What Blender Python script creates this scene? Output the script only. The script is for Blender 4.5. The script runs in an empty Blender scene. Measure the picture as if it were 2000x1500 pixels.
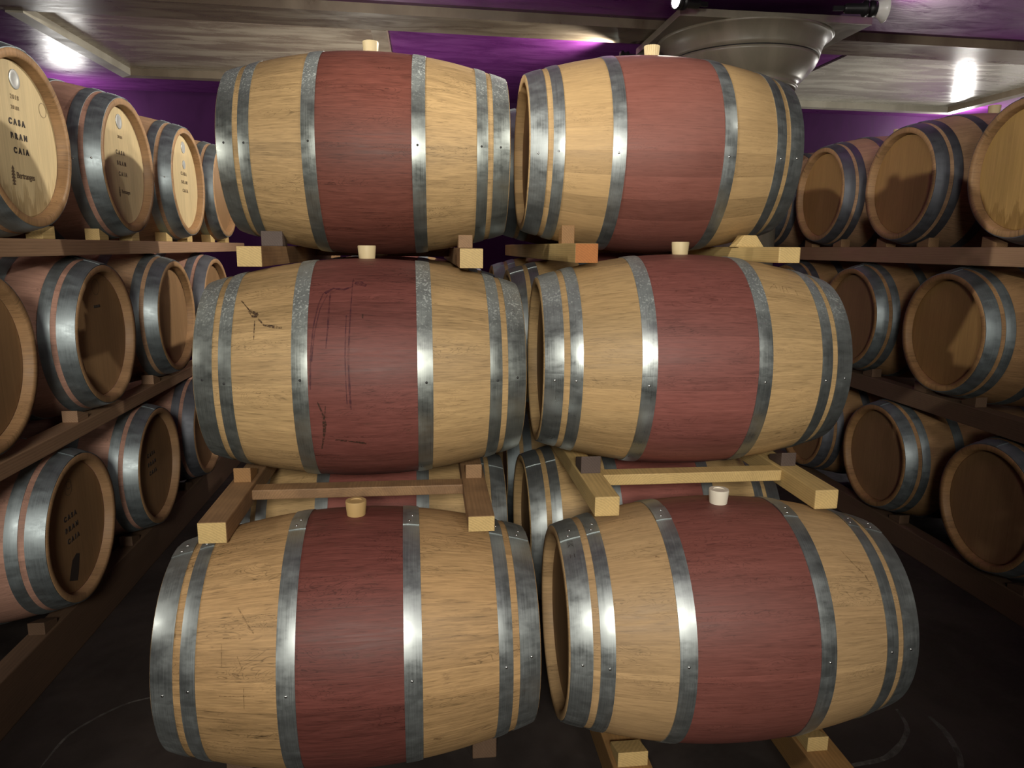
import bpy, bmesh, math, random
from mathutils import Matrix, Vector
random.seed(7)
S = bpy.context.scene
COL = S.collection
PI = math.pi
EYE = 1.5            # camera height; rel() heights below are measured from it

# ------------------------------------------------------------------ tagging
def tag(o, label=None, cat=None, group=None, kind=None):
    if label: o['label'] = label
    if cat: o['category'] = cat
    if group: o['group'] = group
    if kind: o['kind'] = kind
    return o

def empty(name, loc, rz=0.0):
    o = bpy.data.objects.new(name, None)
    COL.objects.link(o)
    o.location = loc
    o.rotation_euler = (0, 0, rz)
    o.empty_display_size = 0.1
    return o

def link(name, me, parent=None, loc=(0, 0, 0), rot=None):
    o = bpy.data.objects.new(name, me)
    COL.objects.link(o)
    if parent: o.parent = parent
    o.location = loc
    if rot: o.rotation_euler = rot
    return o

def mesh_from(verts, faces, mat, smooth=False, name='mesh'):
    me = bpy.data.meshes.new(name)
    me.from_pydata([tuple(v) for v in verts], [], faces)
    me.update()
    bm = bmesh.new(); bm.from_mesh(me)
    bmesh.ops.recalc_face_normals(bm, faces=bm.faces)
    bm.to_mesh(me); bm.free()
    if smooth:
        for p in me.polygons: p.use_smooth = True
    me.materials.append(mat)
    return me

def bevel_mesh(me, w, seg=2):
    bm = bmesh.new(); bm.from_mesh(me)
    bmesh.ops.bevel(bm, geom=[e for e in bm.edges if e.is_manifold and e.calc_face_angle(0) > 0.5], offset=w, segments=seg, affect='EDGES', profile=0.6)
    bm.to_mesh(me); bm.free()
    return me

def prism_xy(corners, z0, z1, mat, bevel=0.0):
    n = len(corners)
    v = [(x, y, z0) for x, y in corners] + [(x, y, z1) for x, y in corners]
    f = [tuple(range(n))[::-1], tuple(range(n, 2 * n))] + [(i, (i + 1) % n, n + (i + 1) % n, n + i) for i in range(n)]
    me = mesh_from(v, f, mat)
    return bevel_mesh(me, bevel) if bevel else me

def prism_yz(prof, x0, x1, mat, bevel=0.0):
    n = len(prof)
    v = [(x0, y, z) for y, z in prof] + [(x1, y, z) for y, z in prof]
    f = [tuple(range(n)), tuple(range(n, 2 * n))[::-1]] + [(i, (i + 1) % n, n + (i + 1) % n, n + i) for i in range(n)]
    me = mesh_from(v, f, mat)
    return bevel_mesh(me, bevel) if bevel else me

def prism_xz(prof, y0, y1, mat, bevel=0.0):
    n = len(prof)
    v = [(x, y0, z) for x, z in prof] + [(x, y1, z) for x, z in prof]
    f = [tuple(range(n)), tuple(range(n, 2 * n))[::-1]] + [(i, (i + 1) % n, n + (i + 1) % n, n + i) for i in range(n)]
    me = mesh_from(v, f, mat)
    return bevel_mesh(me, bevel) if bevel else me

def box(x0, x1, y0, y1, z0, z1, mat, bevel=0.0):
    return prism_xy([(x0, y0), (x1, y0), (x1, y1), (x0, y1)], z0, z1, mat, bevel)

def lathe(prof, mat, seg=64, axis='z', smooth=True, cap=True):
    v = []; f = []
    n = len(prof)
    for k in range(seg):
        a = 2 * PI * k / seg
        c, s = math.cos(a), math.sin(a)
        for r, h in prof:
            v.append((r * c, r * s, h) if axis == 'z' else (h, r * c, r * s))
    for k in range(seg):
        k2 = (k + 1) % seg
        for i in range(n - 1):
            f.append((k * n + i, k2 * n + i, k2 * n + i + 1, k * n + i + 1))
    if cap:
        f.append(tuple(k * n for k in range(seg)))
        f.append(tuple(k * n + n - 1 for k in range(seg))[::-1])
    return mesh_from(v, f, mat, smooth)

# ------------------------------------------------------------------ node helpers
class NT:
    def __init__(self, name):
        self.m = bpy.data.materials.new(name)
        self.m.use_nodes = True
        self.t = self.m.node_tree
        self.t.nodes.clear()
        self.out = self.t.nodes.new('ShaderNodeOutputMaterial')
        self.b = self.t.nodes.new('ShaderNodeBsdfPrincipled')
        self.t.links.new(self.b.outputs[0], self.out.inputs[0])
        self.b.inputs['Specular IOR Level'].default_value = 0.35
    def new(self, kind, **kw):
        n = self.t.nodes.new(kind)
        for k, v in kw.items(): setattr(n, k, v)
        return n
    def put(self, sock, v):
        if hasattr(v, 'is_output') or isinstance(v, bpy.types.NodeSocket): self.t.links.new(v, sock)
        else: sock.default_value = v
    def math(self, op, a, b=None, c=None, clamp=False):
        n = self.new('ShaderNodeMath', operation=op, use_clamp=clamp)
        self.put(n.inputs[0], a)
        if b is not None: self.put(n.inputs[1], b)
        if c is not None: self.put(n.inputs[2], c)
        return n.outputs[0]
    def objco(self):
        return self.new('ShaderNodeTexCoord').outputs['Object']
    def sep(self, v):
        n = self.new('ShaderNodeSeparateXYZ'); self.put(n.inputs[0], v); return n.outputs
    def comb(self, x, y, z):
        n = self.new('ShaderNodeCombineXYZ')
        for i, q in enumerate((x, y, z)): self.put(n.inputs[i], q)
        return n.outputs[0]
    def noise(self, vec, scale=1.0, detail=4.0, rough=0.55, dist=0.0):
        n = self.new('ShaderNodeTexNoise')
        self.put(n.inputs['Vector'], vec)
        n.inputs['Scale'].default_value = scale; n.inputs['Detail'].default_value = detail
        n.inputs['Roughness'].default_value = rough; n.inputs['Distortion'].default_value = dist
        return n.outputs[0]
    def white(self, v):
        n = self.new('ShaderNodeTexWhiteNoise', noise_dimensions='1D'); self.put(n.inputs['W'], v)
        return n.outputs[0]
    def rng(self, v, a, b, c=0.0, d=1.0, smooth=False):
        n = self.new('ShaderNodeMapRange')
        if smooth: n.interpolation_type = 'SMOOTHSTEP'
        self.put(n.inputs[0], v)
        for i, q in enumerate((a, b, c, d)): self.put(n.inputs[1 + i], q)
        return n.outputs[0]
    def mix(self, fac, a, b, mode='MIX'):
        n = self.new('ShaderNodeMix', data_type='RGBA', blend_type=mode)
        self.put(n.inputs['Factor'], fac)
        self.put(n.inputs[6], a if not isinstance(a, tuple) else (*a, 1.0)[:4])
        self.put(n.inputs[7], b if not isinstance(b, tuple) else (*b, 1.0)[:4])
        return n.outputs[2]
    def scale(self, col, f):
        n = self.new('ShaderNodeMix', data_type='RGBA', blend_type='MULTIPLY')
        n.inputs['Factor'].default_value = 1.0
        self.put(n.inputs[6], col); self.put(n.inputs[7], self.comb(f, f, f))
        return n.outputs[2]
    def bump(self, h, strength=0.2, dist=0.002):
        n = self.new('ShaderNodeBump')
        n.inputs['Strength'].default_value = strength; n.inputs['Distance'].default_value = dist
        self.put(n.inputs['Height'], h)
        self.t.links.new(n.outputs[0], self.b.inputs['Normal'])
    def color(self, c): self.put(self.b.inputs['Base Color'], c if not isinstance(c, tuple) else (*c, 1.0)[:4])
    def rough(self, r): self.put(self.b.inputs['Roughness'], r)

def flat(name, col, rough=0.6, metal=0.0):
    n = NT(name); n.color(col); n.rough(rough); n.b.inputs['Metallic'].default_value = metal
    return n.m

OAK = (0.47, 0.315, 0.150)
OAKD = (0.36, 0.215, 0.10)
RED = (0.24, 0.070, 0.055)
PINK = (0.33, 0.17, 0.125)

def stave_mat(name, seed, light=OAK, red=RED, band=0.17, grain=1.0, dirt=0.0, rim=None):
    n = NT(name)
    x, y, z = n.sep(n.objco())
    ang = n.math('ARCTAN2', z, y)
    N = 27
    u = n.math('ADD', n.math('MULTIPLY', ang, N / (2 * PI)), 100.5 + seed * 0.37)
    sid = n.math('FLOOR', u)
    fr = n.math('FRACT', u)
    h1 = n.white(n.math('ADD', sid, seed * 13.7))
    h2 = n.white(n.math('ADD', sid, seed * 7.1 + 300.3))
    # fine grain running along the staves
    arc = n.math('MULTIPLY', ang, 0.33)
    off = n.math('MULTIPLY', h1, 40.0)
    v1 = n.comb(n.math('MULTIPLY', x, 2.2), n.math('MULTIPLY', arc, 26.0), n.math('ADD', off, seed))
    g1 = n.noise(v1, 2.2, 5, 0.62, 1.1)
    v2 = n.comb(n.math('MULTIPLY', x, 16.0), n.math('MULTIPLY', arc, 260.0), off)
    g2 = n.noise(v2, 1.0, 3, 0.6)
    v3 = n.comb(n.math('MULTIPLY', x, 3.0), n.math('MULTIPLY', arc, 13.0), n.math('ADD', off, 9.0))
    g3 = n.noise(v3, 1.6, 2, 0.5, 2.2)
    # cathedral lines: thin contour lines of the warped noise
    ct = n.math('FRACT', n.math('MULTIPLY', g3, 13.0))
    line = n.rng(n.math('ABSOLUTE', n.math('SUBTRACT', ct, 0.5)), 0.0, 0.16, 1.0, 0.0, True)
    gate = n.rng(n.noise(n.comb(n.math('MULTIPLY', x, 3.0), n.math('MULTIPLY', arc, 7.0), off), 1.3, 2), 0.47, 0.62, 0.0, 1.0, True)
    line = n.math('MULTIPLY', line, gate)
    grain *= 1.45
    tone = n.math('ADD', n.rng(h1, 0, 1, 0.83, 1.12), n.rng(g1, 0.3, 0.7, -0.10 * grain, 0.10 * grain))
    tone = n.math('ADD', tone, n.rng(g2, 0.35, 0.65, -0.09 * grain, 0.07 * grain))
    tone = n.math('SUBTRACT', tone, n.math('MULTIPLY', line, 0.22 * grain))
    dash = n.noise(n.comb(n.math('MULTIPLY', x, 22.0), n.math('MULTIPLY', arc, 210.0), n.math('ADD', off, 5.0)), 1.0, 2, 0.5)
    tone = n.math('SUBTRACT', tone, n.rng(dash, 0.58, 0.72, 0.0, 0.17 * grain))
    seam = n.rng(n.math('ABSOLUTE', n.math('SUBTRACT', fr, 0.5)), 0.488, 0.498, 0.0, 1.0)
    tone = n.math('SUBTRACT', tone, n.math('MULTIPLY', seam, 0.16))
    lt = n.mix(n.rng(h2, 0, 1, 0.0, 0.55), light, (light[0] * 0.93, light[1] * 0.90, light[2] * 0.88))
    # big soft wear
    w = n.noise(n.comb(n.math('MULTIPLY', x, 2.0), n.math('MULTIPLY', y, 2.0), n.math('ADD', z, seed)), 2.3, 3, 0.6)
    rd = n.mix(n.rng(w, 0.35, 0.7, 0.0, 0.6), red, (red[0] * 1.18, red[1] * 1.25, red[2] * 1.3))
    if band >= 0:
        m = n.rng(n.math('ABSOLUTE', x), band - 0.004, band + 0.004, 1.0, 0.0)
        c = n.mix(m, lt, rd)
    else:
        c = lt
    if rim:
        c = n.mix(n.rng(n.math('ABSOLUTE', x), 0.440, 0.444, 0.0, 1.0), c, rim)
    if dirt > 0:
        d = n.noise(n.comb(n.math('MULTIPLY', x, 14.0), n.math('MULTIPLY', arc, 34.0), seed * 3.0), 1.0, 5, 0.7, 0.8)
        c = n.mix(n.rng(d, 0.60, 0.75, 0.0, dirt), c, (0.09, 0.05, 0.03))
    n.color(n.scale(c, tone))
    n.rough(n.rng(g1, 0.3, 0.7, 0.48, 0.62))
    n.bump(n.math('SUBTRACT', n.math('ADD', n.math('MULTIPLY', g1, 0.4), n.math('MULTIPLY', g2, 0.35)), n.math('MULTIPLY', seam, 0.5)), 0.22, 0.0012)
    return n.m

def head_mat(name, seed, col, stain=0.0, nb=7):
    n = NT(name)
    x, y, z = n.sep(n.objco())
    u = n.math('ADD', n.math('MULTIPLY', y, nb / 0.52), 50.3 + seed * 0.31)
    sid = n.math('FLOOR', u); fr = n.math('FRACT', u)
    h = n.white(n.math('ADD', sid, seed * 5.3))
    g = n.noise(n.comb(n.math('MULTIPLY', y, 60.0), n.math('MULTIPLY', z, 3.0), n.math('MULTIPLY', h, 30.0)), 1.5, 5, 0.6, 0.6)
    seam = n.rng(n.math('ABSOLUTE', n.math('SUBTRACT', fr, 0.5)), 0.485, 0.498, 0.0, 1.0)
    tone = n.math('ADD', n.rng(h, 0, 1, 0.92, 1.06), n.rng(g, 0.3, 0.7, -0.10, 0.10))
    tone = n.math('SUBTRACT', tone, n.math('MULTIPLY', seam, 0.16))
    c = n.scale(n.mix(0.0, col, col), tone)
    if stain:
        s = n.noise(n.comb(n.math('MULTIPLY', y, 34.0), n.math('MULTIPLY', z, 4.0), seed * 2.0), 1.0, 4, 0.65, 0.4)
        edge = n.math('ADD', z, n.rng(s, 0.3, 0.7, -0.09, 0.09))
        m = n.math('MULTIPLY', n.rng(edge, -0.17, -0.13, 1.0, 0.0, True), n.rng(s, 0.35, 0.6, 0.3, 1.0))
        c = n.mix(n.math('MULTIPLY', m, stain), c, (0.20, 0.11, 0.03))
    n.color(c); n.rough(0.55)
    n.bump(n.math('SUBTRACT', g, n.math('MULTIPLY', seam, 0.6)), 0.15, 0.001)
    return n.m

def hoop_mat(name, seed, base=(0.43, 0.45, 0.45), specks=0.0, rough=0.40, frost=0.0):
    n = NT(name)
    x, y, z = n.sep(n.objco())
    ang = n.math('ARCTAN2', z, y)
    br = n.noise(n.comb(n.math('MULTIPLY', x, 420.0), n.math('MULTIPLY', ang, 2.2), seed), 1.0, 3, 0.6)
    bl = n.noise(n.comb(n.math('MULTIPLY', x, 9.0), n.math('MULTIPLY', ang, 5.0), seed + 4.0), 1.6, 4, 0.65)
    c = n.scale(n.mix(0.0, base, base), n.math('ADD', n.rng(br, 0.3, 0.7, 0.86, 1.08), n.rng(bl, 0.3, 0.7, -0.12, 0.12)))
    r = n.math('ADD', n.rng(bl, 0.3, 0.7, rough - 0.08, rough + 0.12), n.rng(br, 0.3, 0.7, -0.04, 0.04))
    met = 0.86
    if specks > 0:
        # white zinc bloom on the upper side of the hoops
        sp = n.noise(n.comb(n.math('MULTIPLY', x, 150.0), n.math('MULTIPLY', y, 150.0), n.math('MULTIPLY', z, 150.0)), 1.0, 2, 0.5)
        pt = n.noise(n.comb(n.math('MULTIPLY', x, 11.0), n.math('MULTIPLY', y, 11.0), n.math('ADD', n.math('MULTIPLY', z, 11.0), seed)), 1.0, 3, 0.6)
        top = n.rng(z, 0.10, 0.24, 0.0, 1.0, True)
        k = n.math('ADD', sp, n.math('MULTIPLY', n.math('SUBTRACT', pt, 0.5), 0.35))
        m = n.math('MULTIPLY', n.rng(k, 0.56, 0.63, 0.0, 1.0), top)
        c = n.mix(n.math('MULTIPLY', m, specks), c, (0.62, 0.66, 0.62))
        dull = n.math('MULTIPLY', top, 0.55)
        c = n.mix(n.math('MULTIPLY', dull, 0.5), c, (0.24, 0.27, 0.27))
        r = n.math('ADD', r, n.math('MULTIPLY', top, 0.16))
        met = n.math('SUBTRACT', 0.86, n.math('MULTIPLY', n.math('MAXIMUM', m, dull), 0.6))
    n.color(c); n.rough(r)
    n.put(n.b.inputs['Metallic'], met)
    n.bump(br, 0.03, 0.0004)
    return n.m

def timber_mat(name, seed, col, dark=0.0):
    n = NT(name)
    x, y, z = n.sep(n.objco())
    # growth rings seen on cut ends, grain along y
    r = n.math('SQRT', n.math('ADD', n.math('POWER', n.math('ADD', x, 0.06 + 0.01 * seed), 2.0), n.math('POWER', n.math('ADD', z, 0.09), 2.0)))
    wob = n.noise(n.comb(n.math('MULTIPLY', x, 12.0), n.math('MULTIPLY', y, 1.6), n.math('MULTIPLY', z, 12.0)), 1.0, 3, 0.5)
    ring = n.math('SINE', n.math('ADD', n.math('MULTIPLY', r, 900.0), n.math('MULTIPLY', wob, 22.0)))
    fib = n.noise(n.comb(n.math('MULTIPLY', x, 160.0), n.math('MULTIPLY', y, 6.0), n.math('MULTIPLY', z, 160.0)), 1.0, 3, 0.6)
    patch = n.noise(n.comb(n.math('MULTIPLY', x, 6.0), n.math('MULTIPLY', y, 4.0), n.math('ADD', n.math('MULTIPLY', z, 6.0), seed)), 1.5, 4, 0.6)
    t = n.math('ADD', n.rng(ring, -1, 1, 0.90, 1.05), n.rng(fib, 0.3, 0.7, -0.08, 0.08))
    t = n.math('ADD', t, n.rng(patch, 0.3, 0.7, -0.12, 0.10))
    c = n.scale(n.mix(0.0, col, col), t)
    if dark > 0:
        c = n.mix(n.rng(patch, 0.40, 0.62, 0.0, dark), c, (0.10, 0.055, 0.03))
    n.color(c); n.rough(0.6); n.bump(fib, 0.15, 0.001)
    return n.m

def stucco_mat(name, seed, col, col2, rough, streak, bump=0.3, spec=0.6):
    n = NT(name)
    x, y, z = n.sep(n.objco())
    a = n.noise(n.comb(n.math('MULTIPLY', x, streak[0]), n.math('MULTIPLY', y, streak[1]), n.math('ADD', z, seed)), 1.0, 5, 0.62, 0.9)
    b = n.noise(n.comb(n.math('MULTIPLY', x, 9.0), n.math('MULTIPLY', y, 9.0), n.math('MULTIPLY', z, 9.0)), 1.0, 4, 0.6)
    n.color(n.mix(n.rng(a, 0.35, 0.65, 0.0, 1.0, True), col, col2))
    n.rough(n.math('ADD', n.rng(a, 0.35, 0.65, rough - 0.07, rough + 0.10), n.rng(b, 0.3, 0.7, -0.03, 0.03)))
    n.b.inputs['Specular IOR Level'].default_value = spec
    n.bump(n.math('ADD', a, n.math('MULTIPLY', b, 0.3)), bump, 0.01)
    return n.m

M_PINE = timber_mat('pale_pine', 1, (0.56, 0.40, 0.17))
M_PINE2 = timber_mat('yellow_pine', 2, (0.54, 0.38, 0.16))
M_ORANGE = timber_mat('orange_end_grain', 3, (0.42, 0.15, 0.035))
M_BROWN = timber_mat('weathered_timber', 4, (0.30, 0.175, 0.085), 0.55)
M_RACKL = timber_mat('side_rack_timber', 5, (0.36, 0.22, 0.13), 0.2)
M_FLOORRAIL = timber_mat('floor_rail_timber', 6, (0.30, 0.165, 0.06), 0.3)
M_CHOCKD = timber_mat('dark_chock', 7, (0.085, 0.06, 0.05))
M_CHOCKM = timber_mat('brown_chock', 8, (0.30, 0.16, 0.06), 0.3)
M_BUNG = flat('bung_cream', (0.62, 0.50, 0.29), 0.5)
M_CORK = flat('bung_cork', (0.47, 0.31, 0.13), 0.6)
M_FLUTED = flat('bung_fluted_cream', (0.66, 0.53, 0.30), 0.5)
M_BUNGW = flat('bung_white', (0.72, 0.66, 0.54), 0.45)
M_RIVET = flat('rivet_steel', (0.55, 0.56, 0.55), 0.3, 1.0)
M_HOLE = flat('nail_hole', (0.03, 0.03, 0.03), 0.6)
M_INK = flat('black_ink', (0.045, 0.035, 0.03), 0.6)
M_INKF = flat('faded_ink', (0.26, 0.19, 0.11), 0.6)
M_INKM = flat('brown_ink', (0.13, 0.09, 0.055), 0.6)
M_SILVER = flat('silver_seal', (0.62, 0.64, 0.62), 0.35, 0.5)
def smear(name, col, lo, hi, sc):
    n = NT(name); n.color(col); n.rough(0.6)
    f = n.noise(n.objco(), sc, 4, 0.65)
    n.put(n.b.inputs['Alpha'], n.rng(f, 0.36, 0.62, lo, hi))
    return n.m
M_WINE = smear('wine_stain', (0.075, 0.022, 0.035), 0.10, 0.62, 60.0)
M_SCRAPE = smear('dark_scrape', (0.055, 0.030, 0.020), 0.0, 0.95, 130.0)
M_PENCIL = smear('pencil_mark', (0.16, 0.09, 0.04), 0.0, 0.45, 110.0)
M_BLACK = flat('lamp_black', (0.012, 0.012, 0.013), 0.4)
M_CHROME = flat('lamp_reflector', (0.85, 0.85, 0.83), 0.3)
M_SCUFF = smear('pale_scuff', (0.125, 0.115, 0.105), 0.15, 0.85, 25.0)
M_RACKSHADE = timber_mat('shaded_rack_timber', 9, (0.13, 0.08, 0.05), 0.3)  # rack timber with the shade of the low rails put into its colour

# ------------------------------------------------------------------ barrels
L, RB, RH = 0.95, 0.349, 0.270
def rad(t): return RH + (RB - RH) * (1 - (2 * t / L) ** 2)
SEG = 96
_mesh = {}
def staves_mesh(k):
    if k in _mesh: return _mesh[k]
    prof = [(RH - 0.030, -L / 2 + 0.045), (RH - 0.026, -L / 2 + 0.004), (RH - 0.022, -L / 2), (RH - 0.002, -L / 2), (RH + 0.0005, -L / 2 + 0.003)]
    n = 26
    for i in range(1, n):
        t = -L / 2 + L * i / n
        prof.append((rad(t), t))
    prof += [(RH + 0.0005, L / 2 - 0.003), (RH - 0.002, L / 2), (RH - 0.022, L / 2), (RH - 0.026, L / 2 - 0.004), (RH - 0.030, L / 2 - 0.045)]
    me = lathe(prof, M_BROWN, SEG, 'x', True, False)
    _mesh[k] = me
    return me

def variant(me, mat):
    key = (me.name, mat.name)
    if key not in _mesh:
        c = me.copy(); c.materials.clear(); c.materials.append(mat); _mesh[key] = c
    return _mesh[key]

def hoop_mesh(t0, t1, seam):
    key = ('hoop', t0, t1, seam)
    if key in _mesh: return _mesh[key]
    th = 0.0032
    bm = bmesh.new()
    def ring(a0, a1, off, seg, closed):
        rows = []
        nt = 3
        kk = seg if closed else seg + 1
        for k in range(kk):
            a = a0 + (a1 - a0) * k / seg
            c, s = -math.cos(a), math.sin(a)
            row = []
            for i in range(nt + 1):
                t = t0 + (t1 - t0) * i / nt
                r = rad(t) + off
                e = 0.0009 if i in (0, nt) else 0.0
                row.append(bm.verts.new((t, (r - e) * c, (r - e) * s)))
            inn = []
            for t in (t1, t0):
                r = rad(t) - 0.002
                inn.append(bm.verts.new((t, r * c, r * s)))
            rows.append(row + inn)
        m = len(rows[0])
        for k in range(seg):
            A, B = rows[k], rows[(k + 1) % kk]
            for i in range(m):
                j = (i + 1) % m
                bm.faces.new((A[i], B[i], B[j], A[j]))
        if not closed:
            bm.faces.new(rows[0]); bm.faces.new(rows[-1][::-1])
    ring(0, 2 * PI, th, SEG, True)
    ring(seam - 0.16, seam + 0.05, th + 0.0022, 12, False)      # the riveted overlap
    bmesh.ops.recalc_face_normals(bm, faces=bm.faces)
    me = bpy.data.meshes.new('hoop'); bm.to_mesh(me); bm.free()
    for p in me.polygons:
        p.use_smooth = len(p.vertices) == 4
    bm = bmesh.new(); bm.from_mesh(me)
    for e in bm.edges:
        if len(e.link_faces) == 2 and e.calc_face_angle(0) > 0.6: e.smooth = False
    bm.to_mesh(me); bm.free()
    me.materials.append(M_RIVET)
    _mesh[key] = me
    return me

def dome_mesh(r, h, mat):
    key = ('dome', r, h, mat.name)
    if key not in _mesh:
        _mesh[key] = lathe([(r, -0.002), (r, 0.0), (r * 0.9, h * 0.45), (r * 0.62, h * 0.85), (r * 0.2, h)], mat, 12)
    return _mesh[key]

def on_surface(t, ang, off):
    """local point and outward frame on the barrel surface; ang 0 = front, 90 = top"""
    a = math.radians(ang)
    nrm = Vector((0, -math.cos(a), math.sin(a)))
    p = Vector((t, 0, 0)) + nrm * (rad(t) + off)
    tx = Vector((1, 0, 0)); ty = nrm.cross(tx)
    return p, Matrix((tx, ty, nrm)).transposed()

def put_on(name, me, parent, t, ang, off):
    o = link(name, me, parent)
    p, R = on_surface(t, ang, off)
    o.location = p; o.rotation_euler = R.to_euler()
    return o

def strip_mesh(paths, mat, off=0.0011):
    """thin marks following the barrel surface: paths of (t, ang, width)"""
    v = []; f = []
    for path in paths:
        pts = []
        for i in range(len(path) - 1):
            a, b = path[i], path[i + 1]
            k = max(2, int(abs(b[1] - a[1]) / 3) + 2)
            for q in range(k): pts.append([a[j] + (b[j] - a[j]) * q / k for j in range(3)])
        pts.append(list(path[-1]))
        base = len(v)
        for i, (t, ang, w) in enumerate(pts):
            j0, j1 = max(0, i - 1), min(len(pts) - 1, i + 1)
            dt = pts[j1][0] - pts[j0][0]
            ds = math.radians(pts[j1][1] - pts[j0][1]) * rad(t)
            l = math.hypot(dt, ds) or 1
            nt, ns = -ds / l, dt / l
            w = w * (0.8 + 0.4 * random.random())
            for sg in (-1, 1):
                p, _ = on_surface(t + sg * nt * w / 2, ang + sg * math.degrees(ns * w / 2 / rad(t)), off)
                v.append(p)
        for i in range(len(pts) - 1):
            f.append((base + 2 * i, base + 2 * i + 1, base + 2 * i + 3, base + 2 * i + 2))
    return mesh_from(v, f, mat)

def head_mesh():
    if 'head' not in _mesh:
        r = RH - 0.0275
        prof = [(0.0001, 0.0), (r * 0.5, 0.0), (r - 0.006, 0.0), (r, -0.004), (r, -0.018), (0.0001, -0.018)]
        _mesh['head'] = lathe(prof, M_BROWN, SEG, 'x', False, False)
    return _mesh['head']

def bung_mesh(mat, r=0.027, h=0.04):
    key = ('bung', mat.name, r, h)
    if key not in _mesh:
        _mesh[key] = lathe([(r * 0.80, -0.02), (r * 0.94, 0.0), (r * 1.06, h * 0.9), (r * 1.02, h), (r * 0.62, h), (r * 0.58, h - 0.0025), (r * 0.2, h - 0.003), (0.0005, h - 0.003)], mat, 32, cap=False)
        bm = bmesh.new(); bm.from_mesh(_mesh[key])
        for e in bm.edges:
            if len(e.link_faces) == 2 and e.calc_face_angle(0) > 0.5: e.smooth = False
        bm.to_mesh(_mesh[key]); bm.free()
    return _mesh[key]

def fluted_bung():
    v = []; f = []; n = 60
    for z, rr in ((-0.02, 0.024), (0.0, 0.0255), (0.040, 0.029)):
        for k in range(n):
            q = rr * (0.93 if k % 3 == 0 else 1.0)
            v.append((q * math.cos(2 * PI * k / n), q * math.sin(2 * PI * k / n), z))
    for a in (0, n):
        for k in range(n): f.append((a + k, a + (k + 1) % n, a + n + (k + 1) % n, a + n + k))
    f.append(tuple(range(2 * n, 3 * n))); f.append(tuple(range(n))[::-1])
    return mesh_from(v, f, M_FLUTED)

def text_mesh(body, size, mat, spacing=1.0, line=1.0, bold=0.0, align='CENTER'):
    cu = bpy.data.curves.new('lettering', 'FONT')
    cu.body = body; cu.size = size; cu.space_character = spacing; cu.space_line = line
    cu.align_x = align; cu.align_y = 'CENTER'; cu.extrude = 0.0006; cu.offset = bold
    o = bpy.data.objects.new('tmp_text', cu); COL.objects.link(o)
    dg = bpy.context.evaluated_depsgraph_get()
    me = bpy.data.meshes.new_from_object(o.evaluated_get(dg))
    bpy.data.objects.remove(o)
    me.materials.clear(); me.materials.append(mat)
    return me

def on_head(name, me, parent, side, y, z, dx=0.0008):
    """a mark lying on the head disc (head-local frame): text x runs along +y, up is z"""
    o = link(name, me, parent)
    o.location = (dx * side, y, z)
    R = Matrix(((0, 0, 1), (1, 0, 0), (0, 1, 0))) if side > 0 else Matrix(((0, 0, -1), (-1, 0, 0), (0, 1, 0)))
    o.rotation_euler = R.to_euler()
    return o

def ring_mesh(r0, r1, mat, seg=40):
    v = []; f = []
    for k in range(seg):
        a = 2 * PI * k / seg
        v += [(r0 * math.cos(a), r0 * math.sin(a), 0), (r1 * math.cos(a), r1 * math.sin(a), 0)]
    for k in range(seg):
        k2 = (k + 1) % seg
        f.append((2 * k, 2 * k + 1, 2 * k2 + 1, 2 * k2))
    return mesh_from(v, f, mat)

def disc_mesh(r, h, mat):
    return lathe([(r, 0), (r, h * 0.7), (r * 0.93, h), (r * 0.6, h), (r * 0.55, h * 0.8), (0.0005, h * 0.8)], mat, 40, cap=False)

class Barrel: pass
def make_barrel(x, y, zrel, label, group, staves, hoops, heads, a=0.151, yaw=0.0, seam=80.0, rivets=True,
                bung=M_BUNG, scale=1.0, bh=0.04):
    zc = EYE + zrel
    B = Barrel()
    root = empty('wine_barrel', (x, y, zc - RB * scale), yaw)
    tag(root, label, 'barrel', group)
    B.root = root
    up = Vector((0, 0, RB * scale))
    def part(name, me, parent=root):
        o = link(name, me, parent)
        if parent is root:
            o.location = up
            if scale != 1.0: o.scale = (1, scale, scale)
        return o
    B.part = part
    B.staves = part('staves', variant(staves_mesh('s'), staves))
    B.hoops = []
    sm = math.radians(seam)
    for sg in (-1, 1):
        for (t0, t1) in ((0.417, 0.4725), (0.362, 0.399), (a, a + 0.044)):
            lo, hi = (t0, t1) if sg > 0 else (-t1, -t0)
            h = part('hoop', variant(hoop_mesh(round(lo, 4), round(hi, 4), round(sm, 3)), hoops))
            B.hoops.append((h, lo, hi))
            if rivets:
                tm = (lo + hi) / 2
                for da, dt in ((-1.2, 0.004), (-6.2, -0.004)):
                    put_on('rivet', dome_mesh(0.0042, 0.0028, M_RIVET), h, tm + dt, seam + da, 0.0050)
    B.heads = []
    for sg in (-1, 1):
        hd = part('barrel_head', variant(head_mesh(), heads))
        hd.location = up + Vector((sg * (L / 2 - 0.032), 0, 0))
        if sg < 0: hd.rotation_euler = (0, 0, PI)
        B.heads.append(hd)
    bg = part('bung', bung_mesh(bung, 0.027, bh) if bung is not M_FLUTED else fluted_bung())
    bg.location = up + Vector((0, 0, RB * scale))
    return B

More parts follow.
